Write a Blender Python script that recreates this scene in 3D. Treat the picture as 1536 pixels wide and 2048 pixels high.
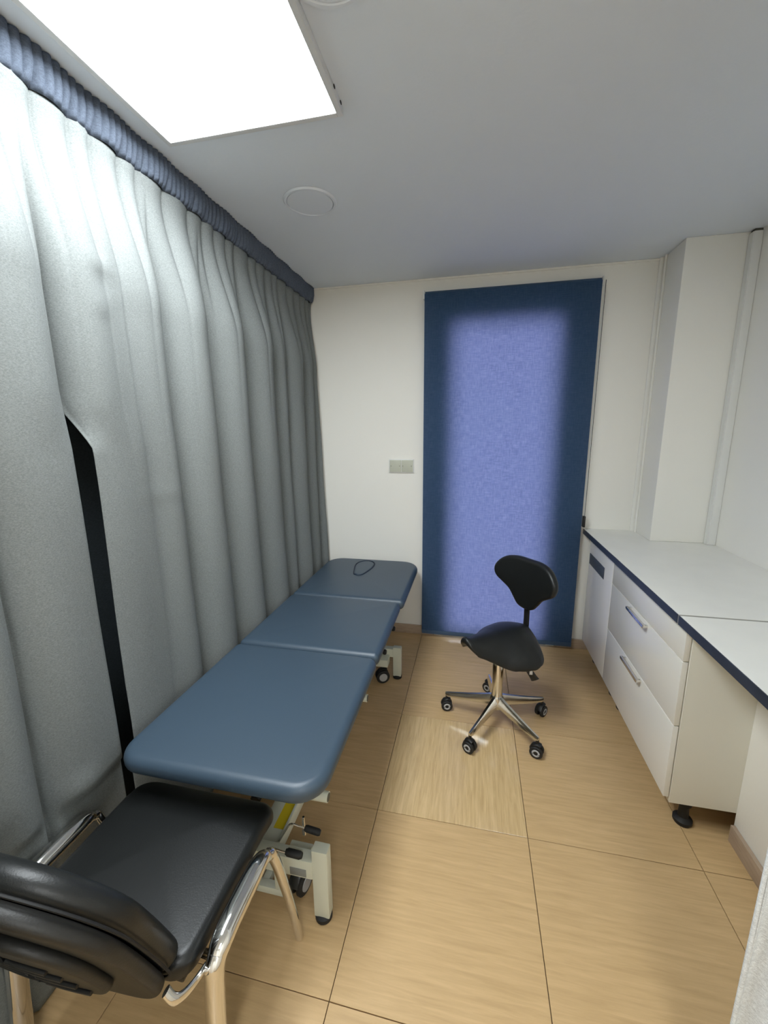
import bpy, bmesh, math, random
from mathutils import Vector, Matrix
PI = math.pi
for o in list(bpy.data.objects): bpy.data.objects.remove(o)
sc = bpy.context.scene
COL = sc.collection

# ------------------------------------------------------------ camera
F_PX = 816.725
pitch, yaw, roll, CH = 0.198126, -0.214516, -0.010395, 1.562
ct, st, cy, sy = math.cos(pitch), math.sin(pitch), math.cos(yaw), math.sin(yaw)
fwd = Vector((sy*ct, cy*ct, -st)); rt = Vector((cy, -sy, 0)); up = rt.cross(fwd)
r2 = rt*math.cos(roll)+up*math.sin(roll); u2 = -rt*math.sin(roll)+up*math.cos(roll)
cd = bpy.data.cameras.new('camera'); cam = bpy.data.objects.new('camera', cd); COL.objects.link(cam)
M = Matrix((r2, u2, -fwd)).transposed().to_4x4(); M.translation = Vector((0, 0, CH)); cam.matrix_world = M
cd.sensor_fit = 'VERTICAL'; cd.sensor_height = 24; cd.lens = 24*F_PX/2048; cd.clip_start = 0.02
sc.camera = cam

# ------------------------------------------------------------ sky, light, exposure
PANEL_LIGHT = 16.0
REAR_FILL = 12.5         # unseen fill panel, added behind the camera to brighten the walls
SKY = 8.5
w = bpy.data.worlds.new('sky'); sc.world = w; w.use_nodes = True
bg = w.node_tree.nodes['Background']; bg.inputs[0].default_value = (.72, .80, 1.0, 1); bg.inputs[1].default_value = SKY
sc.view_settings.view_transform = 'Standard'; sc.view_settings.look = 'None'
sc.view_settings.gamma = 1; sc.view_settings.use_curve_mapping = False
sc.view_settings.exposure = 0.55

# ------------------------------------------------------------ room numbers
YB, H, XL, XR, YN = 2.937, 2.536, -1.46, 1.387, -2.75
T, X0, Y0 = .6, -.3444, 1.3938

# ------------------------------------------------------------ materials
def mat(name, col, rough=.5, metal=0, noise=0, nscale=30, bump=0, bscale=200, spec=.5, coat=0, stretch=None, sheen=0):
    m = bpy.data.materials.new(name); m.use_nodes = True; nt = m.node_tree; b = nt.nodes['Principled BSDF']
    b.inputs['Base Color'].default_value = (*col, 1); b.inputs['Roughness'].default_value = rough
    b.inputs['Metallic'].default_value = metal; b.inputs['Specular IOR Level'].default_value = spec
    b.inputs['Coat Weight'].default_value = coat
    if sheen: b.inputs['Sheen Weight'].default_value = sheen
    if noise or bump:
        tc = nt.nodes.new('ShaderNodeTexCoord'); mp = nt.nodes.new('ShaderNodeMapping'); nt.links.new(tc.outputs['Object'], mp.inputs[0])
        if stretch: mp.inputs['Scale'].default_value = stretch
    if noise:
        n = nt.nodes.new('ShaderNodeTexNoise'); n.inputs['Scale'].default_value = nscale; n.inputs['Detail'].default_value = 5
        nt.links.new(mp.outputs[0], n.inputs['Vector'])
        r = nt.nodes.new('ShaderNodeValToRGB'); r.color_ramp.elements[0].position = .3; r.color_ramp.elements[1].position = .7
        r.color_ramp.elements[0].color = (*[c*(1-noise) for c in col], 1); r.color_ramp.elements[1].color = (*[min(1, c*(1+noise)) for c in col], 1)
        nt.links.new(n.outputs['Fac'], r.inputs[0]); nt.links.new(r.outputs[0], b.inputs['Base Color'])
    if bump:
        n = nt.nodes.new('ShaderNodeTexNoise'); n.inputs['Scale'].default_value = bscale; n.inputs['Detail'].default_value = 3
        nt.links.new(mp.outputs[0], n.inputs['Vector'])
        bp = nt.nodes.new('ShaderNodeBump'); bp.inputs['Strength'].default_value = bump; bp.inputs['Distance'].default_value = .002
        nt.links.new(n.outputs['Fac'], bp.inputs['Height']); nt.links.new(bp.outputs[0], b.inputs['Normal'])
    return m

def wood_mat(name, c1, c2, scale, rough):
    m = bpy.data.materials.new(name); m.use_nodes = True; nt = m.node_tree; b = nt.nodes['Principled BSDF']
    tc = nt.nodes.new('ShaderNodeTexCoord'); mp = nt.nodes.new('ShaderNodeMapping'); mp.inputs['Scale'].default_value = scale
    oi = nt.nodes.new('ShaderNodeObjectInfo'); ad = nt.nodes.new('ShaderNodeVectorMath'); ad.operation = 'MULTIPLY_ADD'
    cb = nt.nodes.new('ShaderNodeCombineXYZ')
    for i in range(3): nt.links.new(oi.outputs['Random'], cb.inputs[i])
    nt.links.new(cb.outputs[0], ad.inputs[0]); ad.inputs[1].default_value = (7, 11, 5); nt.links.new(tc.outputs['Object'], ad.inputs[2])
    nt.links.new(ad.outputs[0], mp.inputs[0])
    n = nt.nodes.new('ShaderNodeTexNoise'); n.inputs['Scale'].default_value = 3.0; n.inputs['Detail'].default_value = 8; n.inputs['Roughness'].default_value = .62; n.inputs['Distortion'].default_value = .4
    nt.links.new(mp.outputs[0], n.inputs['Vector'])
    r = nt.nodes.new('ShaderNodeValToRGB'); r.color_ramp.elements[0].position = .33; r.color_ramp.elements[1].position = .66
    r.color_ramp.elements[0].color = (*c1, 1); r.color_ramp.elements[1].color = (*c2, 1)
    nt.links.new(n.outputs['Fac'], r.inputs[0]); nt.links.new(r.outputs[0], b.inputs['Base Color'])
    b.inputs['Roughness'].default_value = rough
    bp = nt.nodes.new('ShaderNodeBump'); bp.inputs['Strength'].default_value = .12; bp.inputs['Distance'].default_value = .001
    nt.links.new(n.outputs['Fac'], bp.inputs['Height']); nt.links.new(bp.outputs[0], b.inputs['Normal'])
    return m

m_wall = mat('white_wall_paint', (.92, .90, .835), .6, bump=.15, bscale=90)
m_ceil = mat('ceiling_paint', (.77, .82, .88), .75, bump=.25, bscale=60)
m_grout = mat('dark_tile_joint', (.09, .06, .035), .9)
m_tile = wood_mat('wood_look_tile', (.50, .335, .160), (.61, .415, .208), (1.6, 22, 8), .42)
m_tile_b = wood_mat('wood_look_tile_fine', (.52, .36, .175), (.68, .49, .26), (34, 2.0, 8), .16)
m_skirt = wood_mat('wood_look_skirting', (.38, .28, .20), (.48, .37, .27), (4, 4, 30), .4)
m_gloss = mat('gloss_white_cabinet', (.88, .865, .80), .16, coat=.1)
m_carc = mat('cream_cabinet_board', (.82, .80, .70), .4)
m_top = mat('white_worktop', (.82, .81, .76), .3, noise=.02, nscale=8)
m_edge = mat('dark_blue_edge_strip', (.030, .040, .062), .4, noise=.15, nscale=30)
m_joint = mat('grey_joint_strip', (.36, .35, .32), .4, metal=.6)
m_vinyl = mat('blue_vinyl', (.040, .066, .096), .42, bump=.12, bscale=350, spec=.55)
m_vseam = mat('blue_vinyl_groove', (.012, .022, .045), .6)
m_black = mat('black_leather', (.0085, .0095, .0095), .40, bump=.15, bscale=300, spec=.45)
m_seam = mat('black_stitch', (.004, .004, .004), .7)
m_shell = mat('black_leather_shell', (.012, .0115, .010), .5, bump=.2, bscale=250)
m_plas = mat('black_plastic', (.012, .012, .012), .4)
m_rub = mat('black_rubber', (.010, .010, .010), .65)
m_hub = mat('grey_wheel_hub', (.40, .40, .40), .4)
m_chrome = mat('chrome', (.78, .77, .75), .09, metal=1)
m_alu = mat('polished_aluminium', (.70, .69, .67), .16, metal=1)
m_frame = mat('pale_painted_steel', (.60, .62, .52), .35)
m_yel = mat('yellow_sticker', (.65, .50, .02), .5)
m_grey = mat('grey_plate_label', (.22, .23, .22), .4)
m_plate = mat('beige_plastic_plate', (.56, .57, .47), .4)
m_wplas = mat('white_plastic', (.80, .80, .77), .35)
m_screw = mat('dark_screw_hole', (.10, .10, .08), .6)
m_lampf = mat('white_lamp_frame', (.66, .66, .66), .4)
m_cover = mat('grey_white_cover', (.74, .78, .84), .55)
m_vent = mat('dark_vent', (.07, .085, .10), .45, noise=.3, nscale=250)
m_icon = mat('white_print', (.7, .7, .7), .5)

def fabric_mat(name, c, var, scale):
    m = bpy.data.materials.new(name); m.use_nodes = True; nt = m.node_tree; b = nt.nodes['Principled BSDF']
    b.inputs['Roughness'].default_value = .95; b.inputs['Specular IOR Level'].default_value = .15
    tc = nt.nodes.new('ShaderNodeTexCoord'); mp = nt.nodes.new('ShaderNodeMapping'); mp.inputs['Scale'].default_value = (1, 1, 2.4)
    nt.links.new(tc.outputs['Object'], mp.inputs[0])
    n = nt.nodes.new('ShaderNodeTexNoise'); n.inputs['Scale'].default_value = scale; n.inputs['Detail'].default_value = 4; n.inputs['Roughness'].default_value = .7
    n2 = nt.nodes.new('ShaderNodeTexNoise'); n2.inputs['Scale'].default_value = scale*4; n2.inputs['Detail'].default_value = 2
    nt.links.new(mp.outputs[0], n.inputs['Vector']); nt.links.new(mp.outputs[0], n2.inputs['Vector'])
    mx = nt.nodes.new('ShaderNodeMath'); mx.operation = 'MULTIPLY_ADD'; mx.inputs[1].default_value = .5; 
    nt.links.new(n2.outputs['Fac'], mx.inputs[0]); nt.links.new(n.outputs['Fac'], mx.inputs[2])
    r = nt.nodes.new('ShaderNodeValToRGB'); r.color_ramp.elements[0].position = .58; r.color_ramp.elements[1].position = .95
    r.color_ramp.elements[0].color = (*[x*(1-var) for x in c], 1); r.color_ramp.elements[1].color = (*[x*(1+var) for x in c], 1)
    nt.links.new(mx.outputs[0], r.inputs[0]); nt.links.new(r.outputs[0], b.inputs['Base Color'])
    bp = nt.nodes.new('ShaderNodeBump'); bp.inputs['Strength'].default_value = .25; bp.inputs['Distance'].default_value = .001
    nt.links.new(mx.outputs[0], bp.inputs['Height']); nt.links.new(bp.outputs[0], b.inputs['Normal'])
    return m
m_curt = fabric_mat('grey_blue_curtain_fabric', (.192, .206, .202), .24, 190)
m_curt2 = fabric_mat('pale_grey_curtain_fabric', (.70, .73, .75), .2, 130)

def emit_mat(name, col, s):
    m = bpy.data.materials.new(name); m.use_nodes = True; nt = m.node_tree; nt.nodes.clear()
    e = nt.nodes.new('ShaderNodeEmission'); e.inputs[0].default_value = (*col, 1); e.inputs[1].default_value = s
    o = nt.nodes.new('ShaderNodeOutputMaterial'); nt.links.new(e.outputs[0], o.inputs[0]); return m
m_panel = emit_mat('lit_diffuser', (.91, .97, 1.0), PANEL_LIGHT)

m_panel_fill = emit_mat('lit_diffuser_rear', (.96, .99, 1.0), REAR_FILL)
def blind_mat():
    m = bpy.data.materials.new('blue_blind_fabric'); m.use_nodes = True; nt = m.node_tree; nt.nodes.clear()
    tc = nt.nodes.new('ShaderNodeTexCoord')
    def weave(scale):
        mp = nt.nodes.new('ShaderNodeMapping'); mp.inputs['Scale'].default_value = scale
        n = nt.nodes.new('ShaderNodeTexNoise'); n.inputs['Scale'].default_value = 1; n.inputs['Detail'].default_value = 3; n.inputs['Roughness'].default_value = .7
        nt.links.new(tc.outputs['Object'], mp.inputs[0]); nt.links.new(mp.outputs[0], n.inputs['Vector']); return n.outputs['Fac']
    a, b_ = weave((160, 1, 18)), weave((18, 1, 160))
    ad = nt.nodes.new('ShaderNodeMath'); ad.operation = 'ADD'; nt.links.new(a, ad.inputs[0]); nt.links.new(b_, ad.inputs[1])
    r = nt.nodes.new('ShaderNodeValToRGB'); r.color_ramp.elements[0].position = .75/2+.05; r.color_ramp.elements[1].position = .62
    hf = nt.nodes.new('ShaderNodeMath'); hf.operation = 'MULTIPLY'; hf.inputs[1].default_value = .5; nt.links.new(ad.outputs[0], hf.inputs[0])
    r.color_ramp.elements[0].color = (.105, .11, .205, 1); r.color_ramp.elements[1].color = (.20, .205, .32, 1)
    nt.links.new(hf.outputs[0], r.inputs[0])
    d = nt.nodes.new('ShaderNodeBsdfDiffuse'); d.inputs[0].default_value = (.055, .105, .19, 1)
    t = nt.nodes.new('ShaderNodeBsdfTranslucent'); nt.links.new(r.outputs[0], t.inputs[0])
    mx = nt.nodes.new('ShaderNodeMixShader'); mx.inputs[0].default_value = .3
    nt.links.new(d.outputs[0], mx.inputs[1]); nt.links.new(t.outputs[0], mx.inputs[2])
    o = nt.nodes.new('ShaderNodeOutputMaterial'); nt.links.new(mx.outputs[0], o.inputs[0]); return m
m_blind = blind_mat()
def glass_mat():
    m = bpy.data.materials.new('window_glass'); m.use_nodes = True; nt = m.node_tree; nt.nodes.clear()
    t = nt.nodes.new('ShaderNodeBsdfTransparent'); g = nt.nodes.new('ShaderNodeBsdfGlossy'); g.inputs['Roughness'].default_value = .02
    fr = nt.nodes.new('ShaderNodeFresnel'); mx = nt.nodes.new('ShaderNodeMixShader'); nt.links.new(fr.outputs[0], mx.inputs[0])
    nt.links.new(t.outputs[0], mx.inputs[1]); nt.links.new(g.outputs[0], mx.inputs[2])
    o = nt.nodes.new('ShaderNodeOutputMaterial'); nt.links.new(mx.outputs[0], o.inputs[0]); return m
m_glass = glass_mat()

# ------------------------------------------------------------ builders
def link(name, bm, m, parent=None, smooth=False, loc=None, rot=None):
    me = bpy.data.meshes.new(name)
    bmesh.ops.recalc_face_normals(bm, faces=bm.faces)
    bm.to_mesh(me); bm.free()
    if smooth:
        me.shade_smooth()
        try: me.set_sharp_from_angle(angle=math.radians(smooth if smooth is not True else 40))
        except Exception: pass
    me.materials.append(m)
    o = bpy.data.objects.new(name, me); COL.objects.link(o)
    if loc: o.location = loc
    if rot: o.rotation_euler = rot
    if parent: o.parent = parent
    return o
def thing(name, label, cat, loc=(0, 0, 0), rz=0, group=None):
    o = bpy.data.objects.new(name, None); COL.objects.link(o); o.empty_display_size = .1
    o.location = loc; o.rotation_euler = (0, 0, rz); o['label'] = label; o['category'] = cat
    if group: o['group'] = group
    return o
def tag(o, label, cat, group=None):
    o['label'] = label; o['category'] = cat
    if group: o['group'] = group
    return o
def struct(o, label=None):
    o['kind'] = 'structure'
    if label: o['label'] = label
    return o
def box_into(bm, x0, x1, y0, y1, z0, z1, bev=0, seg=2, mtx=None):
    t = bmesh.new()
    bmesh.ops.create_cube(t, size=1)
    for v in t.verts: v.co = Vector(((x0+x1)/2+v.co.x*(x1-x0), (y0+y1)/2+v.co.y*(y1-y0), (z0+z1)/2+v.co.z*(z1-z0)))
    if bev: bmesh.ops.bevel(t, geom=t.edges[:], offset=bev, segments=seg, affect='EDGES', profile=.6)
    if mtx: bmesh.ops.transform(t, matrix=mtx, verts=t.verts)
    me = bpy.data.meshes.new('t'); t.to_mesh(me); t.free(); bm.from_mesh(me); bpy.data.meshes.remove(me)
    return bm
def box(name, x0, x1, y0, y1, z0, z1, m, parent=None, bev=0, **k):
    return link(name, box_into(bmesh.new(), x0, x1, y0, y1, z0, z1, bev), m, parent, smooth=bool(bev), **k)
def catmull(pts, n=8):
    P = [Vector(p) for p in pts]; out = []
    P = [P[0]*2-P[1]] + P + [P[-1]*2-P[-2]]
    for i in range(1, len(P)-2):
        a, b, c, d = P[i-1], P[i], P[i+1], P[i+2]
        for k in range(n):
            t = k/n
            out.append(.5*((2*b)+(c-a)*t+(2*a-5*b+4*c-d)*t*t+(3*b-a-3*c+d)*t**3))
    out.append(P[-2]); return out
def tube_into(bm, pts, rx, ry=None, ref=(1, 0, 0), n=12, taper=None, cap=True):
    """swept elliptical tube; rx is the half size along ref, ry across it"""
    ry = ry or rx; rings = []; pts = [Vector(p) for p in pts]; ref = Vector(ref)
    for i, p in enumerate(pts):
        a = pts[max(i-1, 0)]; b = pts[min(i+1, len(pts)-1)]; d = (b-a).normalized()
        s = ref - d*ref.dot(d)
        if s.length < 1e-4: s = d.orthogonal()
        s.normalize(); q = d.cross(s)
        k = taper(i/(len(pts)-1)) if taper else 1
        rings.append([bm.verts.new(p+s*rx*k*math.cos(2*PI*j/n)+q*ry*k*math.sin(2*PI*j/n)) for j in range(n)])
    for a, b in zip(rings, rings[1:]):
        for j in range(n): bm.faces.new((a[j], a[(j+1) % n], b[(j+1) % n], b[j]))
    if cap: bm.faces.new(rings[0][::-1]); bm.faces.new(rings[-1])
    return bm
def tube(name, pts, rx, m, parent=None, ry=None, ref=(1, 0, 0), n=12, taper=None, sm=50):
    return link(name, tube_into(bmesh.new(), pts, rx, ry, ref, n, taper), m, parent, smooth=sm)
def lathe_into(bm, prof, n=24, mtx=None):
    rings = []
    new = []
    for r, z in prof:
        vs = [bm.verts.new((r*math.cos(2*PI*j/n), r*math.sin(2*PI*j/n), z)) for j in range(n)]; rings.append(vs); new += vs
    for a, b in zip(rings, rings[1:]):
        for j in range(n): bm.faces.new((a[j], a[(j+1) % n], b[(j+1) % n], b[j]))
    bm.faces.new(rings[0][::-1]); bm.faces.new(rings[-1])
    if mtx: bmesh.ops.transform(bm, matrix=mtx, verts=new)
    return bm
def lathe(name, prof, m, parent=None, n=24, mtx=None, sm=40, **k):
    return link(name, lathe_into(bmesh.new(), prof, n, mtx), m, parent, smooth=sm, **k)
def rrect(x0, x1, y0, y1, rs, n=8):
    """rounded rectangle, radii for corners (x0y0, x1y0, x1y1, x0y1)"""
    out = []
    for (cx, cy_, a0), r in zip((((x0, y0, PI)), ((x1, y0, 1.5*PI)), ((x1, y1, 0)), ((x0, y1, .5*PI))), rs):
        sx = 1 if cx == x0 else -1; sy_ = 1 if cy_ == y0 else -1
        for k in range(n+1):
            a = a0+k/n*PI/2
            out.append(Vector((cx+sx*r+r*math.cos(a), cy_+sy_*r+r*math.sin(a))))
    return out
def pad_bm(outline, top, th, er=.02, dome=0.0, rings=6, es=6):
    """upholstered pad: plan outline (2-D), top(x, y) -> height, thickness th, rounded edge er, slight crown"""
    bm = bmesh.new(); n = len(outline); c = sum(outline, Vector((0, 0)))/n
    def inset(d):
        out = []
        for i, p in enumerate(outline):
            t = (outline[(i+1) % n]-outline[i-1]).normalized(); nn = Vector((-t.y, t.x))
            q = p+nn*d; out.append(q)
        return out
    layers = []
    er = min(er, th/2)
    for k in range(rings):                      # bottom, from centre out
        f = (k+.3)/rings; o = inset(er); layers.append([(c+(p-c)*f, -th) for p in o])
    for k in range(es+1):
        a = -PI/2+k/es*PI/2; layers.append([(p, -th+er+er*math.sin(a)) for p in inset(er-er*math.cos(a))])
    for k in range(es+1):
        a = k/es*PI/2; layers.append([(p, -er+er*math.sin(a)) for p in inset(er-er*math.cos(a))])
    for k in range(rings-1, -1, -1):
        f = (k+.3)/rings; o = inset(er); layers.append([(c+(p-c)*f, dome*(1-f*f)) for p in o])
    V = []
    for L in layers: V.append([bm.verts.new((p.x, p.y, top(p.x, p.y)+z)) for p, z in L])
    for a, b in zip(V, V[1:]):
        for j in range(n): bm.faces.new((a[j], a[(j+1) % n], b[(j+1) % n], b[j]))
    bm.faces.new(V[0][::-1]); bm.faces.new(V[-1])
    return bm
def copy_part(o, parent, loc=None, rot=None):
    c = o.copy(); COL.objects.link(c); c.parent = parent
    if loc is not None: c.location = loc
    if rot is not None: c.rotation_euler = rot
    for ch in list(o.children):
        d = ch.copy(); COL.objects.link(d); d.parent = c
    return c

# ------------------------------------------------------------ setting: floor with tiles
fl = struct(box('floor', XL-.1, XR+.1, YN-.1, YB+.2, -.08, -.006, m_grout))
xs = [X0+i*T for i in range(-3, 4)]; ys = [Y0+j*T for j in range(-7, 4)]
cache = {}
rnd = random.Random(4)
for i in range(len(xs)-1):
    for j in range(len(ys)-1):
        a, b = max(xs[i], XL), min(xs[i+1], XR); c, d = max(ys[j], YN), min(ys[j+1], YB+.12)
        if b-a < .01 or d-c < .01: continue
        fine = abs(xs[i]-X0) < .01 and abs(ys[j]-Y0) < .01
        key = (round(b-a, 4), round(d-c, 4), fine)
        if key not in cache:
            g = .0012; t = bmesh.new(); box_into(t, -(b-a)/2+g, (b-a)/2-g, -(d-c)/2+g, (d-c)/2-g, -.010, 0, .0006, 1)
            o = link('tile', t, m_tile_b if fine else m_tile, fl); cache[key] = o
        else:
            o = copy_part(cache[key], fl)
        o.location = ((a+b)/2, (c+d)/2, rnd.uniform(-.0004, 0))
        if fine: o['label'] = 'lighter floor tile with lengthwise grain'
# walls
# back wall with a doorway opening behind the blind
DX0, DX1, DZ1 = -.205, .565, 2.30
bm = bmesh.new()
box_into(bm, XL-.1, DX0, YB, YB+.16, -.01, H+.05); box_into(bm, DX1, XR+.1, YB, YB+.16, -.01, H+.05)
box_into(bm, DX0, DX1, YB, YB+.16, DZ1, H+.05)
struct(link('wall_back', bm, m_wall))
struct(box('wall_left', XL-.12, XL, YN-.1, YB+.16, -.01, H+.05, m_wall))
struct(box('wall_right', XR, XR+.12, YN-.1, YB+.16, -.01, H+.05, m_wall))
struct(box('wall_near', XL-.12, XR+.12, YN-.12, YN, -.01, H+.05, m_wall))
struct(box('ceiling', XL-.12, XR+.12, YN-.12, YB+.16, H, H+.08, m_ceil))
# column in the back right corner, with a thin strip in its inner corner
struct(box('wall_column', 1.0593, XR+.01, 2.6683, YB+.01, .8893, H, m_wall, bev=.004), 'white square column in the back right corner')
struct(tube('trim_1', [(1.052, YB-.006, .8895), (1.052, YB-.006, H)], .016, m_wall, n=16), 'white rounded strip beside the corner column')
struct(tube('trim_2', [(1.054, YB-.050, .8895), (1.054, YB-.050, H)], .007, m_wall, n=12), 'thin rounded strip on the column side')
tr = struct(box('trim_3', 1.346, 1.386, 2.628, 2.6675, .8895, H-.012, m_wplas, bev=.003), 'white vertical cable duct in the right corner')
box('duct_lid', 1.3425, 1.3459, 2.6305, 2.665, .8895, H-.014, m_wplas, tr)
box('duct_hole', 1.35, 1.384, 2.632, 2.666, H-.012, H-.001, m_screw, tr)
# low projecting wall under the near worktop
struct(box('wall_low', 1.022, XR-.001, YN, 1.549, 0, .855, m_wall, bev=.002), 'low white wall under the near end of the worktop')
# coving line
bm = bmesh.new()
box_into(bm, XL, 1.058, YB-.010, YB-.0005, H-.012, H-.0005, .003, 2)
struct(link('trim_4', bm, m_wall), 'fine bead where back wall meets ceiling')
# skirtings
def skirt(name, x0, x1, y0, y1, front):
    bm = bmesh.new(); box_into(bm, x0, x1, y0, y1, 0, .072, .003, 2); return struct(link(name, bm, m_skirt, smooth=40))
skirt('baseboard_back_left', XL, -.35+.10, YB-.014, YB-.0005, 0)
skirt('baseboard_back_right', .62, 1.38, YB-.014, YB-.0005, 0)
skirt('baseboard_right', 1.006, 1.0215, YN+.01, 1.541, 0)
# glazed door behind the blind
dr = struct(box('door_1', DX0+.001, DX0+.056, YB+.05, YB+.11, 0, DZ1-.001, m_wplas), 'white framed glass door behind the blue blind')
box('frame_stile', DX1-.056, DX1-.001, YB+.05, YB+.11, 0, DZ1-.001, m_wplas, dr)
box('frame_rail', DX0+.056, DX1-.056, YB+.05, YB+.11, DZ1-.06, DZ1-.001, m_wplas, dr)
box('frame_rail', DX0+.056, DX1-.056, YB+.05, YB+.11, 0, .07, m_wplas, dr)
box('glass_pane', DX0+.056, DX1-.056, YB+.075, YB+.085, .07, DZ1-.06, m_glass, dr)
hb = bmesh.new(); box_into(hb, DX0+.012, DX0+.034, YB+.02, YB+.05, .93, 1.01, .004); box_into(hb, DX0+.014, DX0+.032, YB+.002, YB+.02, .905, 1.015, .005)
link('door_handle', hb, m_wplas, dr, smooth=40)

# ------------------------------------------------------------ ceiling fittings
lp = thing('ceiling_light_panel', 'large rectangular lit ceiling panel beside the curtain', 'ceiling light', (-.733, .81, H-.02))
def ring_frame(x0, x1, y0, y1, z0, z1, wd):
    bm = bmesh.new()
    box_into(bm, x0, x0+wd, y0, y1, z0, z1, .002); box_into(bm, x1-wd, x1, y0, y1, z0, z1, .002)
    box_into(bm, x0+wd, x1-wd, y0, y0+wd, z0, z1, .002); box_into(bm, x0+wd, x1-wd, y1-wd, y1, z0, z1, .002)
    return bm
link('frame', ring_frame(-.309, .309, -.609, .609, -.004, .0195, .018), m_lampf, lp, smooth=40)
box('diffuser', -.292, .292, -.592, .592, .004, .012, m_panel, lp)
bm = bmesh.new()
for yy in (.515, .575): box_into(bm, .309, .3115, yy, yy+.010, .011, .017)
link('spring_clip', bm, m_plas, lp)
for x, lab in ((.55, 'added unseen fill panel behind the camera, on the worktop side'),):
    lp2 = copy_part(lp, None, (x, -1.55, H-.02)); lp2['label'] = lab  # copy of the real panel, added out of view as fill light
    for c_ in lp2.children:
        if c_.name.startswith('diffuser'):
            c_.data = c_.data.copy(); c_.data.materials[0] = m_panel_fill
def cover(x, y, label):
    t = thing('round_ceiling_cover', label, 'ceiling cover', (x, y, H), group='round ceiling covers')
    lathe('rim', [(.098, -.001), (.102, -.008), (.110, -.008), (.115, -.001)], m_cover, t, n=48)
    lathe('disc', [(.0975, -.0005), (.0975, -.006), (.05, -.0065)], m_cover, t, n=48)
cover(-.725, 1.89, 'round unlit ceiling cover in front of the light panel, near the curtain')
cover(-.335, 1.010, 'round unlit ceiling cover cut by the top edge of the photo')

# ------------------------------------------------------------ long curtain
def hnoise(a, b):
    return math.sin(a*1.7+b*2.3)*.5+math.sin(a*3.1-b*1.1+1.3)*.3+math.sin(a*5.3+b*.7+4.1)*.2
Vlow = [-.8, -.52, -.27, -.02, .20, .42, .60, .735, .985, 1.190, 1.41, 1.69, 1.97, 2.27, 2.42, 2.65, 2.83, 2.935]
Dlow = [1, 1, 1, 1, 1, 1, .7, .55, 1.0, .05, .95, 1, .95, .9, .6, .85, .6, 1]
Vhi = [-.8, -.65, -.52, -.38, -.27, -.14, -.02, .09, .20, .31, .42, .52, .60, .735, .85, .93, 1.03, 1.13, 1.20, 1.30, 1.375, 1.50, 1.64, 1.73, 1.81, 1.90, 1.97, 2.10, 2.18, 2.27, 2.35, 2.42, 2.54, 2.65, 2.74, 2.83, 2.89, 2.935]
def fold(y, V, D=None):
    y = min(max(y, V[0]), V[-1]-1e-6)
    for i in range(len(V)-1):
        if V[i] <= y < V[i+1]: break
    wd = V[i+1]-V[i]; t = (y-V[i])/wd
    d0, d1 = (1, 1) if D is None else (D[i], D[i+1])
    s = math.sin(PI*t)**.55
    base = (1-d0)*(1-t)+(1-d1)*t                       # shallow valleys stay proud
    return max(s, 0)*(1-base)*min(1, .45+wd*2.4)+base*.85
GAP = .985
def gap_shift(y, z):
    # the cloth beyond the gap hangs a little further along
    if y <= GAP or y > GAP+.35 or z > 1.64: return y
    d = (.010+.020*max(0, min(1, (z-.5)/.9)))*math.sin(min(1, (1.64-z)/.16)*PI/2)
    return y+d*(1-(y-GAP)/.35)
def curtain_x(y, z):
    k = min(1, max(0, (2.445-z)/.50)); k2 = k**.6; k = k*k*(3-2*k)
    drift = .02*math.sin(z*1.9+y*2)*(1-z/2.5)
    yl = y+drift*.7
    kc = min(1, max(0, (1.66-z)/.14)); Dlow[8] = .85-.75*kc
    lo = fold(yl, Vlow, Dlow); hi = fold(y, Vhi)
    base = -1.152*(1-k2)-1.232*k2
    x = base+(.020*(1-k2)+.085*k2)*hi*(1-k)+.157*lo*k+.012*hi*k*max(0, (z-1.3)/1.1)
    # deep cleft between two lengths of cloth
    x -= .10*kc*math.exp(-((y-GAP)/.022)**2) if y < GAP else 0
    # small creases where the cloth has been folded
    for cy_, cz, a, sw, sh in ((1.12, 2.05, .007, .045, .02), (1.12, 2.01, -.006, .05, .018), (1.10, 1.93, .006, .04, .018), (.80, .55, .008, .05, .03), (1.25, 1.35, .006, .1, .012)):
        x += a*math.exp(-((y-cy_)/sw)**2-((z-cz)/sh)**2)
    x += .003*hnoise(y*9, z*4)*k
    # the last fold at the back wall swings out over the couch end
    e = max(0, (y-2.72)/.2); x += .055*e*e*min(1, max(0, (2.1-z)/1.5))
    x += .015*max(0, min(1, (2.2-z)/2))
    if y < 1.3 and z < .5: x = min(x, -1.118)
    return x
def sheet(name, ylist, zlist, fx, th, m, parent, hole=None):
    bm = bmesh.new(); G = [[bm.verts.new((fx(y, z), gap_shift(y, z) if hole else y, z)) for z in zlist] for y in ylist]
    for a, b in zip(G, G[1:]):
        for k in range(len(zlist)-1):
            if hole and a is G[hole] and a[k].co.z < 1.635: continue
            bm.faces.new((a[k], b[k], b[k+1], a[k+1]))
    me = bpy.data.meshes.new(name); bmesh.ops.recalc_face_normals(bm, faces=bm.faces); bm.to_mesh(me); bm.free(); me.shade_smooth(); me.materials.append(m)
    o = bpy.data.objects.new(name, me); COL.objects.link(o); o.parent = parent
    s = o.modifiers.new('s', 'SOLIDIFY'); s.thickness = th; s.offset = 0
    return o
cu = thing('long_curtain', 'floor-length grey-blue curtain along the left wall', 'curtain', (0, 0, 0))
ZH = 2.440
yl = [-.72+i*(YB-.012+.72)/760 for i in range(761)]
zl = [.008+i*(ZH-.008)/95 for i in range(96)]
sheet('drape', yl, zl, curtain_x, .0025, m_curt, cu, max(i for i, y in enumerate(yl) if y < GAP))
m_gap_shade = fabric_mat('gap_shade_fabric', (.070, .086, .098), .2, 130)
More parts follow.
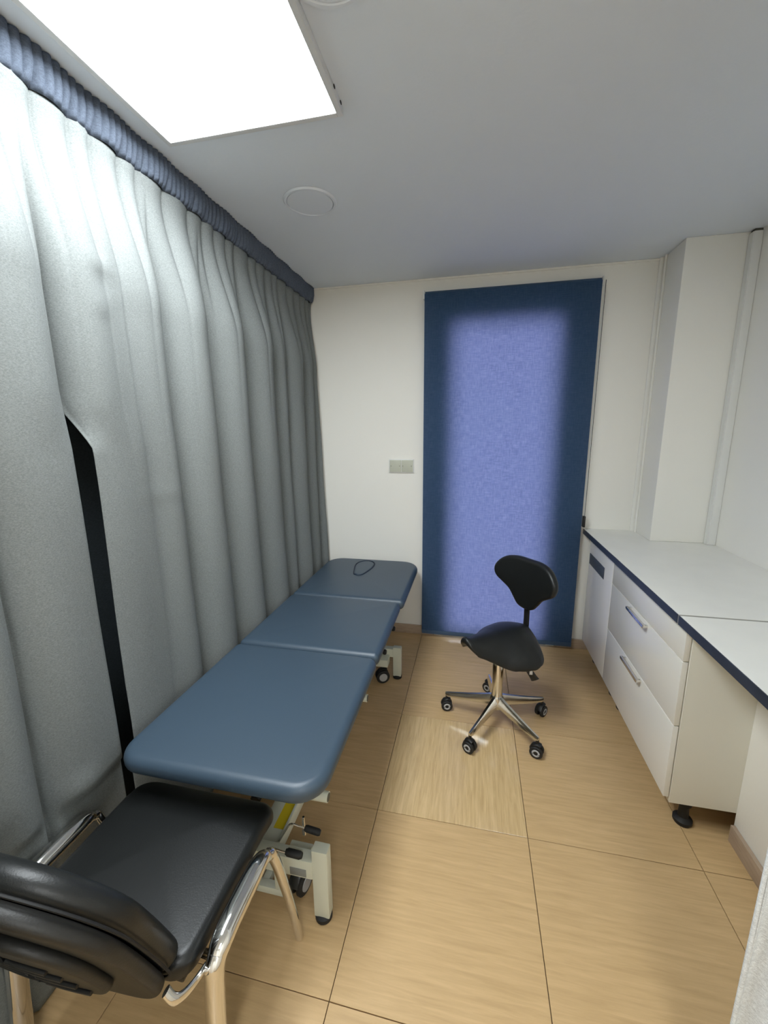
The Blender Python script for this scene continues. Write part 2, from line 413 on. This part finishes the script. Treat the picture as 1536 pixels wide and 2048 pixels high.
sheet('gap_shade_sheet', [.62+i*.02 for i in range(46)], [.01, .8, 1.6, 2.4], lambda y, z: -1.285+.008*math.sin(y*22), .002, m_gap_shade, cu)  # added dark sheet, its colour stands in for the shade inside the gap
def head_x(y, z):
    t = (z-ZH)/(H-ZH); p = .0105*abs(math.sin(PI*y/.024+.8*math.sin(y*9)))**.7*(1 if t > 0 else 0)
    edge = curtain_x(y, ZH)
    return (edge+.003)*(1-min(1, t*2.2))+(-1.130)*min(1, t*2.2)+p+.004*math.sin(y*31)
yh = [-.72+i*(YB-.012+.72)/1700 for i in range(1701)]
zh = [ZH-.004+i*(H-.003-ZH+.004)/8 for i in range(9)]
m_head = fabric_mat('shade_tinted_heading_fabric', (.105, .125, .165), .22, 130)  # darker, bluer than the drape: shade under the ceiling put into the colour
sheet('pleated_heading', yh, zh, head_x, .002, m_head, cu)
# ceiling rail
box('ceiling_rail', -1.185, -1.150, YN+.02, YB-.01, H-.014, H-.0005, m_wplas, cu)

# pale curtain at the right edge
c2 = thing('doorway_curtain', 'pale grey woven curtain edge at the lower right corner', 'curtain', (0, 0, 0))
bm = bmesh.new(); G = []
for i in range(141):
    s = i/140; x = .578+s*.42
    col = []
    for k in range(41):
        z = .02+k*(2.44)/40
        a = .035*math.sin(s*2*PI*3.5+.6)*(.5+.5*(1-z/2.5)) - .0*z
        fl_ = .012*max(0, 1-z/.6)
        col.append(bm.verts.new((x-fl_*(1-s), .752+a, z)))
    G.append(col)
for a, b in zip(G, G[1:]):
    for k in range(40): bm.faces.new((a[k], b[k], b[k+1], a[k+1]))
o = link('drape', bm, m_curt2, c2, smooth=80); s = o.modifiers.new('s', 'SOLIDIFY'); s.thickness = .003
bm = bmesh.new(); tube_into(bm, [(.574, .772, .02), (.576, .772, 1.2), (.578, .772, 2.46)], .004)
link('side_hem', bm, m_curt2, c2, smooth=60)
box('ceiling_rail', .56, 1.0, .735, .770, H-.03, H-.0005, m_wplas, c2)
box('header_tape', .578, .998, .742, .762, 2.455, H-.028, m_curt2, c2)

# ------------------------------------------------------------ roller blind
BX0, BX1, BY, BZ0, BZ1 = -.343, .727, YB-.045, .03, 2.432
rb = thing('roller_blind', 'tall blue roller blind lowered over the glass door', 'blind', ((BX0+BX1)/2, BY, BZ1))
cx = (BX0+BX1)/2
bm = bmesh.new(); nx, nz = 30, 60
G = [[bm.verts.new((BX0-cx+(BX1-BX0)*i/nx, .0012*math.sin(i*.5)*(1-k/nz), (BZ0+.03-BZ1)*(1-k/nz))) for k in range(nz+1)] for i in range(nx+1)]
for a, b in zip(G, G[1:]):
    for k in range(nz): bm.faces.new((a[k], b[k], b[k+1], a[k+1]))
link('fabric', bm, m_blind, rb, smooth=80)
m_bbar = mat('blue_bottom_bar', (.05, .09, .16), .6)
m_wrap = mat('blue_rolled_fabric', (.045, .085, .155), .85)
box('bottom_bar', BX0-cx, BX1-cx, -.006, .006, BZ0-BZ1, BZ0+.03-BZ1, m_bbar, rb, bev=.003)
link('roller', lathe_into(bmesh.new(), [(.019, BX0-cx+.004), (.019, BX1-cx-.004)], 24, Matrix.Translation((0, .020, -.002)) @ Matrix.Rotation(PI/2, 4, 'Y')), m_wrap, rb, smooth=40)
for s in (BX0-cx-.004, BX1-cx+.004):
    b = bmesh.new(); box_into(b, s-.004, s+.004, -.006, .044, -.032, .022, .002); link('bracket', b, m_wplas, rb, smooth=40)
for dy in (-.012, .008):
    b = bmesh.new(); tube_into(b, [(BX1-cx+.016, dy, -.005), (BX1-cx+.012, dy, (0.95-BZ1))], .0016, n=8); link('pull_cord', b, m_plas if dy < 0 else m_wplas, rb, smooth=60)
b = bmesh.new(); box_into(b, BX1-cx+.005, BX1-cx+.019, -.018, .016, .91-BZ1, .985-BZ1, .003); link('cord_tensioner', b, m_plas, rb, smooth=40)

# ------------------------------------------------------------ blank plates on the back wall
sp = thing('blank_switch_plate', 'pair of square beige plates on the back wall left of the blind', 'switch plate', (-.506, YB, 1.305))
link('backing', box_into(bmesh.new(), -.0915, .0915, -.010, -.0005, -.049, .049, .002), m_wplas, sp, smooth=40)
pl = None
for k, x in enumerate((-.0435, .0435)):
    pl = box('plate', x-.0415, x+.0415, -.0145, -.009, -.0425, .0425, m_plate, sp, bev=.0012)
    for sx in (-.031, .031):
        link('screw', lathe_into(bmesh.new(), [(.0028, 0), (.0028, .0012)], 10, Matrix.Translation((x+sx, -.0142, 0)) @ Matrix.Rotation(PI/2, 4, 'X')), m_screw, pl)

# ------------------------------------------------------------ cabinets
XF = .772
dcab = thing('drawer_cabinet', 'white drawer unit with two bar handles under the worktop', 'cabinet', (.91, 1.95, .1))
def P(o): return o
def cbox(name, x0, x1, y0, y1, z0, z1, m, root, bev=0, parent=None):
    L = root.location
    return box(name, x0-L.x, x1-L.x, y0-L.y, y1-L.y, z0-L.z, z1-L.z, m, parent or root, bev=bev)
dcab.location = (.91, 1.95, 0); bpy.context.view_layer.update()
cbox('side_panel', XF+.022, 1.3, 1.549, 1.567, .118, .853, m_carc, dcab, .001)
bm = bmesh.new()
L = dcab.location
box_into(bm, XF+.022-L.x, 1.3-L.x, 2.328-L.y, 2.346-L.y, .118, .853); box_into(bm, XF+.022-L.x, 1.3-L.x, 1.567-L.y, 2.328-L.y, .118, .136)
box_into(bm, 1.29-L.x, 1.3-L.x, 1.567-L.y, 2.328-L.y, .136, .853)
link('carcass', bm, m_carc, dcab)
for z0, z1, hz in ((.723, .851, None), (.457, .719, .706), (.140, .453, .441)):
    d = cbox('drawer', XF, XF+.019, 1.552, 2.344, z0, z1, m_gloss, dcab, .0015)
    if hz:
        b = bmesh.new(); y0, y1 = 1.853-L.y, 2.06-L.y; x = XF-L.x
        box_into(b, x-.024, x-.012, y0, y1, hz-.007, hz+.007, .0015)
        box_into(b, x-.013, x, y0+.004, y0+.014, hz-.005, hz+.005); box_into(b, x-.013, x, y1-.014, y1-.004, hz-.005, hz+.005)
        link('handle', b, m_chrome, d, smooth=40)['label'] = 'chrome bar handle'
def feet(root, pts):
    first = None
    for x, y in pts:
        if first is None:
            first = lathe('foot', [(.030, 0), (.034, .006), (.034, .018), (.024, .026), (.019, .030), (.017, .075), (.024, .085), (.024, .117)], m_rub, root, n=20)
            first.location = (x-root.location.x, y-root.location.y, 0)
        else: copy_part(first, root, (x-root.location.x, y-root.location.y, 0))
feet(dcab, [(.872, 1.592), (.872, 2.28), (1.24, 1.60), (1.24, 2.28)])
fc = thing('appliance_cabinet', 'narrow white door unit with a dark vent grille, next to the blind', 'cabinet', (.91, 2.6, 0))
Lf = fc.location
bm = bmesh.new()
box_into(bm, XF+.022-Lf.x, 1.3-Lf.x, 2.349-Lf.y, 2.365-Lf.y, .118, .853); box_into(bm, XF+.022-Lf.x, 1.3-Lf.x, 2.795-Lf.y, 2.812-Lf.y, .118, .853)
box_into(bm, XF+.022-Lf.x, 1.3-Lf.x, 2.365-Lf.y, 2.795-Lf.y, .118, .136)
link('carcass', bm, m_carc, fc)
dd = cbox('door', XF, XF+.019, 2.350, 2.812, .140, .851, m_gloss, fc, .0015)
vg = cbox('vent_grille', XF-.003, XF, 2.490, 2.792, .690, .760, m_vent, fc, .0008, parent=dd)
feet(fc, [(.872, 2.41), (.872, 2.76), (1.24, 2.41), (1.24, 2.76)])

# worktop in two lengths
wt = thing('worktop', 'long white worktop with dark edge beside the corner column', 'worktop', (1.07, 2.2, .8725))
def slab(root, x0, x1, y0, y1, notch=False):
    L = root.location; b = bmesh.new()
    box_into(b, x0-L.x+.001, x1-L.x, y0-L.y, y1-L.y, -.0165, .0165, .0008, 1)
    return link('board', b, m_top, root)
slab(wt, .754, 1.386, 1.588, 2.936)
b = bmesh.new(); box_into(b, .7515-1.07, .7549-1.07, 1.588-2.2, 2.936-2.2, -.0175, .0155, .0004, 1)
link('edge_strip', b, m_edge, wt)['label'] = 'dark blue edge strip'
wn = thing('worktop', 'near white worktop piece running out of the right edge', 'worktop', (1.07, 1.27, .8725))
slab(wn, .754, 1.386, .95, 1.576)
b = bmesh.new(); box_into(b, .7515-1.07, .7549-1.07, .95-1.27, 1.576-1.27, -.0175, .0155, .0004, 1)
link('edge_strip', b, m_edge, wn)['label'] = 'dark blue edge strip'
b = bmesh.new(); box_into(b, .753-1.07, 1.386-1.07, 1.5765-1.27, 1.5875-1.27, -.0165, .0155)
link('joint_strip', b, m_joint, wn)

# ------------------------------------------------------------ treatment couch
TZ = .600; cc = thing('treatment_couch', 'long blue padded treatment couch along the curtain', 'treatment couch', (-.71, 1.9, 0))
TX0, TX1 = -1.058, -.378
def section(name, y0, y1, rs, x0=TX0, x1=TX1, dome=.006):
    L = cc.location; out = rrect(x0-L.x, x1-L.x, y0-L.y, y1-L.y, rs, 8)
    # denser straight runs
    dense = []
    for i, p in enumerate(out):
        q = out[(i+1) % len(out)]; n = max(1, int((q-p).length/.05))
        for k in range(n): dense.append(p+(q-p)*k/n)
    return link(name, pad_bm(dense, lambda x, y: TZ-dome, .062, .028, dome, 8, 7), m_vinyl, cc, smooth=70)
section('leg_cushion', .872, 1.578, (.085, .095, .040, .03))
section('middle_cushion', 1.586, 2.172, (.02, .022, .040, .03))
hc = section('head_cushion', 2.180, 2.915, (.02, .022, .13, .12), TX0, TX1+.012)
# face plug
pts = [(-.768, 2.542), (-.800, 2.66), (-.812, 2.751), (-.792, 2.812), (-.75, 2.838), (-.71, 2.827), (-.683, 2.79), (-.676, 2.719), (-.690, 2.62), (-.710, 2.545), (-.74, 2.525)]
cl = catmull([pts[-1]+(0,)]+[p+(0,) for p in pts]+[pts[0]+(0,)], 5)[5:-5]
L = cc.location
ring = [Vector((p.x-L.x, p.y-L.y, TZ-.0012)) for p in cl]
b = bmesh.new(); tube_into(b, ring+[ring[0], ring[1]], .0065, .004, ref=(0, 0, 1), n=8, cap=False); link('plug_groove', b, m_vseam, hc, smooth=60)
ctr = sum((Vector((p.x, p.y)) for p in ring), Vector((0, 0)))/len(ring)
ol = [ctr+(Vector((p.x, p.y))-ctr)*.93 for p in ring][::-1]
if sum(a.x*b_.y-b_.x*a.y for a, b_ in zip(ol, ol[1:]+ol[:1])) < 0: ol = ol[::-1]
link('face_plug', pad_bm(ol, lambda x, y: TZ+.003, .012, .005, .002, 4, 4), m_vinyl, hc, smooth=60)
def lb(bm, x0, x1, y0, y1, z0, z1, bev=.003): return box_into(bm, x0-L.x, x1-L.x, y0-L.y, y1-L.y, z0, z1, bev)
def cpart(name, boxes, m=m_frame, bev=.003, parent=None):
    b = bmesh.new()
    for q in boxes: lb(b, *q, bev=bev)
    return link(name, b, m, parent or cc, smooth=40)
# top frame under the cushions
cpart('top_frame', [(-.97, -.93, .97, 1.56, .505, .535), (-.50, -.46, .97, 1.56, .505, .535), (-.97, -.46, 1.0, 1.03, .505, .535), (-.97, -.46, 1.5, 1.53, .505, .535),
                    (-.97, -.93, 1.60, 2.15, .505, .535), (-.50, -.46, 1.60, 2.15, .505, .535), (-.97, -.93, 2.2, 2.8, .505, .535), (-.50, -.46, 2.2, 2.8, .505, .535), (-.97, -.46, 2.3, 2.33, .505, .535), (-.93, -.5, 2.08, 2.11, .505, .535)])
# lift frame tubes: cross tubes with open ends at the side
for y, z in ((1.055, .392), (1.565, .392)):
    b = bmesh.new(); tube_into(b, [(-.96-L.x, y-L.y, z), (-.425-L.x, y-L.y, z)], .0165, ref=(0, 0, 1), n=20); o = link('cross_tube', b, m_frame, cc, smooth=50)
    lathe('end_cap', [(.0135, 0), (.0135, .0012)], m_screw, o, n=16, mtx=Matrix.Translation((-.4252-L.x, y-L.y, z)) @ Matrix.Rotation(PI/2, 4, 'Y'))
for x in (-.90, -.52):
    cpart('side_rail', [(x-.015, x+.015, 1.03, 1.60, .375, .41)])
    b = bmesh.new(); tube_into(b, [(x-L.x, 1.10-L.y, .40), (x-L.x, 1.22-L.y, .51)], .012, n=10); link('strut', b, m_frame, cc, smooth=50)
    b = bmesh.new(); tube_into(b, [(x-L.x, 1.56-L.y, .40), (x-L.x, 2.20-L.y, .515)], .014, n=10); link('strut', b, m_frame, cc, smooth=50)
    b = bmesh.new(); tube_into(b, [(x+(.03 if x < -.7 else -.03)-L.x, 1.54-L.y, .385), (x+(.03 if x < -.7 else -.03)-L.x, 2.27-L.y, .20)], .016, n=10); link('lift_arm', b, m_frame, cc, smooth=50)
# central long beam between the two feet (channel with lip)
bm_ = cpart('long_beam', [(-.685, -.600, 1.0, 2.33, .165, .205), (-.600, -.590, 1.0, 2.33, .165, .215)])
sk = cpart('warning_sticker', [(-.640, -.603, 1.07, 1.24, .2052, .2058)], m_yel, 0, parent=bm_)
# near foot
nf = cpart('foot_beam', [(-1.0, -.455, .965, 1.005, .165, .232)])
cpart('type_plate', [(-.53, -.475, .9635, .9655, .172, .200)], m_grey, .0003, parent=nf)
ff = cpart('foot_beam', [(-1.0, -.455, 2.31, 2.35, .150, .205)])
for y, z1 in ((.985, .275), (2.33, .215)):
    for x in (-1.027, -.430):
        lg = cpart('leg', [(x-.026, x+.026, y-.018, y+.018, .018, z1)], bev=.004)
        lathe('rubber_foot', [(.022, 0), (.028, .003), (.028, .016), (.02, .022)], m_rub, lg, n=20, mtx=Matrix.Translation((x-L.x, y-L.y, 0)))
cpart('floor_bar', [(-.93, -.56, .985, 1.012, .035, .062), (-.66, -.635, 1.0, 1.13, .03, .06), (-.93, -.90, .985, 1.01, .06, .17), (-.60, -.575, .985, 1.01, .06, .17)])
# hydraulic cylinder
b = bmesh.new(); tube_into(b, [(-.76-L.x, 1.16-L.y, .20), (-.76-L.x, 1.9-L.y, .47)], .02, n=14); link('lift_cylinder', b, m_plas, cc, smooth=50)
def caster_bm(R_, gap, wid):
    pass
def make_caster(parent, R_=.034, wid=.016, gap=.010, fork=m_frame, hub=m_hub, name='caster'):
    """twin wheel caster; axle along local Y, contact at z=0"""
    b = bmesh.new()
    box_into(b, -.006, .010, -gap/2+.0005, gap/2-.0005, R_*.6, R_*1.95, .002)
    n = 14
    for k in range(n):
        pass
    tube_into(b, [(-R_*.9, 0, R_*1.25), (-R_*.55, 0, R_*1.95), (R_*.1, 0, R_*2.22), (R_*.6, 0, R_*2.05)], .007, wid*.95, ref=(0, 0, 1), n=10)
    tube_into(b, [(0, 0, R_*2.0), (0, 0, R_*2.9)], .008, n=10)
    h = link(name, b, fork, parent, smooth=50)
    first = None
    for s in (-1, 1):
        mtx = Matrix.Translation((0, s*(gap/2+wid/2), R_)) @ Matrix.Rotation(PI/2, 4, 'X')
        wh = link('wheel', lathe_into(bmesh.new(), [(R_*.3, -wid/2), (R_*.9, -wid/2), (R_, -wid*.3), (R_, wid*.3), (R_*.9, wid/2), (R_*.3, wid/2)], 28, mtx), m_rub, h, smooth=40)
        mt2 = Matrix.Translation((0, s*(gap/2+wid+.0005), R_)) @ Matrix.Rotation(PI/2, 4, 'X')
        hb_ = tube_into(bmesh.new(), [mt2 @ Vector((R_*.46*math.cos(q*PI/12), R_*.46*math.sin(q*PI/12), 0)) for q in range(26)], R_*.15, .002, ref=(0, 0, 1), n=8, cap=False) if parent is not cc else lathe_into(bmesh.new(), [(R_*.1, -.0016), (R_*.62, -.0016), (R_*.60, .0022), (R_*.1, .003)], 24, mt2)
        link('wheel_hub', hb_, hub, h, smooth=40)
    return h
k1 = make_caster(cc, .042, .018, .014, m_plas); k1.location = (-.535-L.x, 1.045-L.y, 0); k1.rotation_euler = (0, 0, 1.35)
copy_part(k1, cc, (-.515-L.x, 2.27-L.y, 0), (0, 0, .45))
copy_part(k1, cc, (-.92-L.x, 1.06-L.y, 0), (0, 0, 1.1)); copy_part(k1, cc, (-.92-L.x, 2.27-L.y, 0), (0, 0, .8))
cpart('caster_plate', [(-.575, -.495, 1.005, 1.075, .118, .166)]); cpart('caster_plate', [(-.555, -.475, 2.24, 2.312, .118, .166)])
cpart('caster_plate', [(-.96, -.88, 1.005, 1.09, .118, .166)]); cpart('caster_plate', [(-.96, -.88, 2.24, 2.312, .118, .166)])
# cranks at the near foot and black knobs at the far one
def lp_(p): return (p[0]-L.x, p[1]-L.y, p[2])
b = bmesh.new(); tube_into(b, catmull([lp_(p) for p in ((-.590, 1.012, .190), (-.598, 1.02, .205), (-.572, 1.03, .255), (-.552, 1.03, .285), (-.525, 1.03, .284), (-.497, 1.03, .280))], 5), .0032, n=8); ck = link('foot_crank', b, m_chrome, cc, smooth=60)
b = bmesh.new(); tube_into(b, [lp_(p) for p in ((-.502, 1.03, .281), (-.495, 1.03, .280), (-.455, 1.03, .275), (-.448, 1.03, .274))], .0105, n=14, taper=lambda t: .75 if t in (0, 1) else 1); link('crank_grip', b, m_rub, ck, smooth=50)
b = bmesh.new(); tube_into(b, [lp_(p) for p in ((-0.586, .962, 0.262), (-0.561, .962, 0.258), (-0.531, .962, 0.256))], .0032, n=8); ck = link('foot_crank', b, m_chrome, cc, smooth=60)
b = bmesh.new(); tube_into(b, [lp_(p) for p in ((-0.538, .962, 0.259), (-0.532, .962, 0.259), (-0.491, .962, 0.257), (-0.484, .962, 0.257))], .0115, n=14, taper=lambda t: .75 if t in (0, 1) else 1); link('crank_grip', b, m_rub, ck, smooth=50)
b = bmesh.new(); tube_into(b, [lp_(p) for p in ((-.515, 1.05, .232), (-.515, 1.05, .30))], .006, n=10, taper=lambda t: 1.2-t*.5); link('lock_pin', b, m_chrome, cc, smooth=50)
for p in ((-.50, 2.27, .205), (-.47, 2.40, .30)):
    q = lp_(p); b = bmesh.new(); tube_into(b, [(q[0]-.10, q[1], q[2]), (q[0], q[1], q[2])], .004, n=8); kk = link('knob_rod', b, m_chrome, cc, smooth=50)
    lathe('knob', [(.008, -.012), (.015, -.008), (.017, .004), (.012, .012)], m_rub, kk, n=16, mtx=Matrix.Translation(q) @ Matrix.Rotation(PI/2, 4, 'Y'))

# ------------------------------------------------------------ saddle stool
SX, SY = .165, 2.03
FA = math.radians(222)
st_ = thing('saddle_stool', 'black saddle stool with chrome star base in front of the blind', 'stool', (SX, SY, 0))
# star base: five arms, each with a caster
ha = math.radians(24)
lathe('base_hub', [(.030, .095), (.036, .105), (.036, .150), (.028, .172), (.026, .176)], m_alu, st_, n=28)
def arm_bm(ang):
    b = bmesh.new(); secs = []
    for t in [0, .15, .5, .85, .95, 1.0]:
        r = .024+t*.256; wv = .021*(1-t)+.0115*t; zt = .170-.062*t-.004*math.sin(t*PI); hv = .052*(1-t)+.020*t
        if t == 1: wv *= .6; hv *= .7
        ring = [(-wv, 0), (-wv*.92, .45), (-wv*.35, 1.0), (wv*.35, 1.0), (wv*.92, .45), (wv, 0)]
        secs.append([b.verts.new((r, y, zt-hv+hz*hv)) for y, hz in ring])
    for p, q in zip(secs, secs[1:]):
        for j in range(6): b.faces.new((p[j], p[(j+1) % 6], q[(j+1) % 6], q[j]))
    b.faces.new(secs[0][::-1]); b.faces.new(secs[-1])
    bmesh.ops.transform(b, matrix=Matrix.Rotation(ang, 4, 'Z'), verts=b.verts)
    return b
proto = None
for k in range(5):
    a = ha+k*2*PI/5
    am = link('base_arm', arm_bm(a), m_alu, st_, smooth=35)
    if proto is None:
        proto = make_caster(st_, .031, .017, .012, m_plas)
        c_ = proto
    else: c_ = copy_part(proto, st_)
    c_.location = (.272*math.cos(a), .272*math.sin(a), 0); c_.rotation_euler = (0, 0, (a+.5, 2.6, .15, -.55, -.35)[k])
lathe('gas_column', [(.0285, .17), (.0285, .405), (.026, .41), (.0145, .412), (.0145, .46)], m_chrome, st_, n=28)
Rz = Matrix.Rotation(FA, 4, 'Z')
# saddle seat, +X is the rider's front
prof = [(.240, 0), (.238, .020), (.226, .042), (.198, .060), (.15, .086), (.09, .125), (.03, .166), (-.03, .195), (-.085, .198), (-.135, .174), (-.175, .128), (-.200, .068), (-.206, 0)]
half = catmull([(x, y, 0) for x, y in prof], 4)
outl = [Vector((p.x, max(p.y, 0))) for p in half]+[Vector((p.x, -p.y)) for p in half[-2:0:-1]]
def hw(x):
    x = max(-.2, min(.235, x)); best = 0
    for (xa, ya), (xb, yb) in zip(prof, prof[1:]):
        if xb <= x <= xa: return ya+(yb-ya)*(xa-x)/max(1e-6, xa-xb)
    return .05
def seat_z(x, y):
    t = (x+.22)/.44
    ridge = .526+.026*math.cos(max(-1, min(1, (x+.03)/.22))*PI/2)-.018*max(0, (-x-.08)/.13)**2+.036*max(0, (x-.04)/.18)**1.4
    q = max(0, min(1, (.225-x)/.19)); k = .048+.070*q*q*(3-2*q)-.030*max(0, min(1, (-x-.05)/.14))
    return ridge-k*(abs(y)/max(.06, hw(x)*1.0))**2.0
b = pad_bm(outl, seat_z, .042, .020, .0, 9, 6)
bmesh.ops.transform(b, matrix=Rz, verts=b.verts)
link('saddle_seat', b, m_black, st_, smooth=70)
b = bmesh.new(); box_into(b, -.10, .09, -.045, .045, .425, .500, .008); box_into(b, -.20, -.08, -.018, .018, .445, .458, .003)
bmesh.ops.transform(b, matrix=Rz, verts=b.verts); link('tilt_mechanism', b, m_plas, st_, smooth=40)
# backrest post and pad
b = bmesh.new(); tube_into(b, catmull([(-.17, 0, .452), (-.176, 0, .456), (-.192, 0, .49), (-.194, 0, .60), (-.184, 0, .76)], 6), .006, .019, ref=(1, 0, 0), n=12)
bmesh.ops.transform(b, matrix=Rz, verts=b.verts); link('backrest_post', b, m_plas, st_, smooth=50)
bp = [(0, .300), (.08, .300), (.145, .282), (.190, .238), (.205, .190), (.190, .145), (.150, .112), (.110, .082), (.080, .040), (.055, .006), (.030, -.008), (0, -.012)]
hb2 = catmull([(x, y, 0) for x, y in bp], 4)
ob = [Vector((max(p.x, 0), p.y)) for p in hb2]+[Vector((-p.x, p.y)) for p in hb2[-2:0:-1]]
ob = ob[::-1]
b = pad_bm(ob, lambda h, z: .9*h*h, .046, .022, .006, 8, 6)
for v in b.verts: v.co = Vector((-.165+v.co.z-.04*(v.co.y-.1), v.co.x*.99, .628+v.co.y*.88))
bmesh.ops.transform(b, matrix=Rz, verts=b.verts)
link('backrest', b, m_black, st_, smooth=70)
# lever with paddle
ld = Vector((.16, -.10, 0))
b = bmesh.new(); tube_into(b, [(.03, -.02, .452), (.112, -.077, .420)], .005, n=8)
lv = link('lever', b, m_plas, st_, smooth=50)
b = bmesh.new(); tube_into(b, [(.100, -.072, .436), (.120, -.080, .412), (.162, -.088, .352), (.172, -.090, .338)], .020, .007, ref=(.75, -.35, .4), n=14, taper=lambda t: .65+.5*t)
link('lever_paddle', b, m_plas, lv, smooth=50)
b = bmesh.new(); box_into(b, .143, .157, -.0955, -.0935, .366, .386, .0003, 1, None)
link('paddle_icon', b, m_icon, lv)

# ------------------------------------------------------------ black visitor chair
CX = -.800
ch = thing('visitor_chair', 'black leather chair with chrome legs at the end of the couch', 'chair', (CX, .75, 0))
def cp(x, y, z): return (x-CX, y-.75, z)
so = rrect(-.240, .240, .545-.75, .985-.75, (.05, .05, .06, .06), 8)
dn = []
for i, p in enumerate(so):
    q = so[(i+1) % len(so)]; n = max(1, int((q-p).length/.04))
    for k in range(n): dn.append(p+(q-p)*k/n)
link('seat', pad_bm(dn, lambda x, y: .448-.03*max(0, (y-.12)/.11)**2, .060, .026, .014, 8, 7), m_black, ch, smooth=70)
b = bmesh.new(); box_into(b, -.215, .215, -.185, .20, .372, .392, .006); link('seat_base', b, m_plas, ch, smooth=40)
RX = (-.283, .283)
for s, x in zip((-1, 1), RX):
    sp_ = .032 if s > 0 else -.012
    path = catmull([(x+sp_, .914-.75, .004), (x+sp_*.75, .885-.75, .18), (x+sp_*.35, .838-.75, .395), (x+sp_*.15, .812-.75, .432), (x, .78-.75, .446), (x, .70-.75, .448), (x, .632-.75, .446), (x, .598-.75, .430), (x, .580-.75, .39), (x, .565-.75, .22), (x, .545-.75, .004)], 6)
    i_f = 18; i_r = 42
    b = bmesh.new(); tube_into(b, path[:i_f+1], .012, .0125, n=14, taper=lambda t: 1+.25*t); link('leg', b, m_chrome, ch, smooth=50)
    b = bmesh.new(); tube_into(b, path[i_f:i_r+1], .025, .024, n=14, taper=lambda t: .62+.38*math.sin(min(1, t*2.2, (1-t)*2.2+.45)*PI/2)); link('side_rail', b, m_chrome, ch, smooth=50)
    b = bmesh.new(); tube_into(b, path[i_r:], .021, .023, n=14); link('leg', b, m_chrome, ch, smooth=50)
    for p_ in ((x+sp_, .914-.75), (x, .545-.75)):
        pass
    b = bmesh.new(); tube_into(b, catmull([(x-s*.03, .02, .382), (x-s*.022, -.10, .392), (x-s*.020, -.165, .412), (x-s*.022, -.215, .430), (x-s*.030, -.245, .450), (x-s*.045, -.250, .475)], 6), .006, .010, n=12)
    link('back_bracket', b, m_chrome, ch, smooth=50)
b = bmesh.new()
for y in (-.13, .08): tube_into(b, [(-.283, y, .425 if y < 0 else .425), (-.25, y, .378), (.25, y, .378), (.283, y, .425)], .010, n=10)
link('cross_bar', b, m_chrome, ch, smooth=50)
# backrest: padded front, rear shell
def back_map(b, off):
    # local (h, s) -> chair space, leaning back, curved around the sitter
    for v in b.verts:
        h, s, d = v.co.x, v.co.y, v.co.z
        lean = math.radians(18)
        y = -.228-s*math.sin(lean)-.03*(s/.45)**2+.2*h*h
        z = .462+s*math.cos(lean)
        nrm = Vector((-.35*h, math.cos(lean), math.sin(lean))).normalized()
        v.co = Vector((h, y, z))+nrm*(d+off)
def bo(x, s0, s1, r0, r1):
    o = rrect(-x, x, s0, s1, (r0, r0, r1, r1), 10); dn = []
    for i, p in enumerate(o):
        q = o[(i+1) % len(o)]; n = max(1, int((q-p).length/.03))
        for k in range(n): dn.append(p+(q-p)*k/n)
    return dn
b = pad_bm(bo(.222, -.04, .40, .06, .195), lambda h, s: 0, .050, .024, .012, 8, 7); back_map(b, .050)
bk = link('backrest', b, m_black, ch, smooth=70)
b = pad_bm(bo(.217, -.055, .392, .07, .19), lambda h, s: 0, .030, .013, 0, 8, 5); back_map(b, -.003)
sh = link('rear_shell', b, m_shell, ch, smooth=70)
# raised lumbar panel with ribs on the back of the shell
b = pad_bm(bo(.160, .035, .30, .07, .12), lambda h, s: 0, .022, .010, 0, 8, 5); back_map(b, -.030)
link('rear_panel', b, m_shell, sh, smooth=70)
rp = None
for k in range(4):
    b = bmesh.new()
    pts_ = [(-.12+.012*k, .075+.036*k), (-.05, .067+.040*k), (.05, .067+.040*k), (.12-.012*k, .075+.036*k)]
    tube_into(b, catmull([(p[0], p[1], -.054) for p in pts_], 6), .0045, n=8); back_map(b, 0)
    link('rib', b, m_plas, sh, smooth=60)
# seam between pad and shell
ring = bo(.2225, -.043, .402, .06, .196); b = bmesh.new()
tube_into(b, [(p.x, p.y, 0) for p in ring+ring[:2]], .0028, n=6, ref=(0, 0, 1), cap=False); back_map(b, -.0005)
link('piping', b, m_seam, bk, smooth=60)
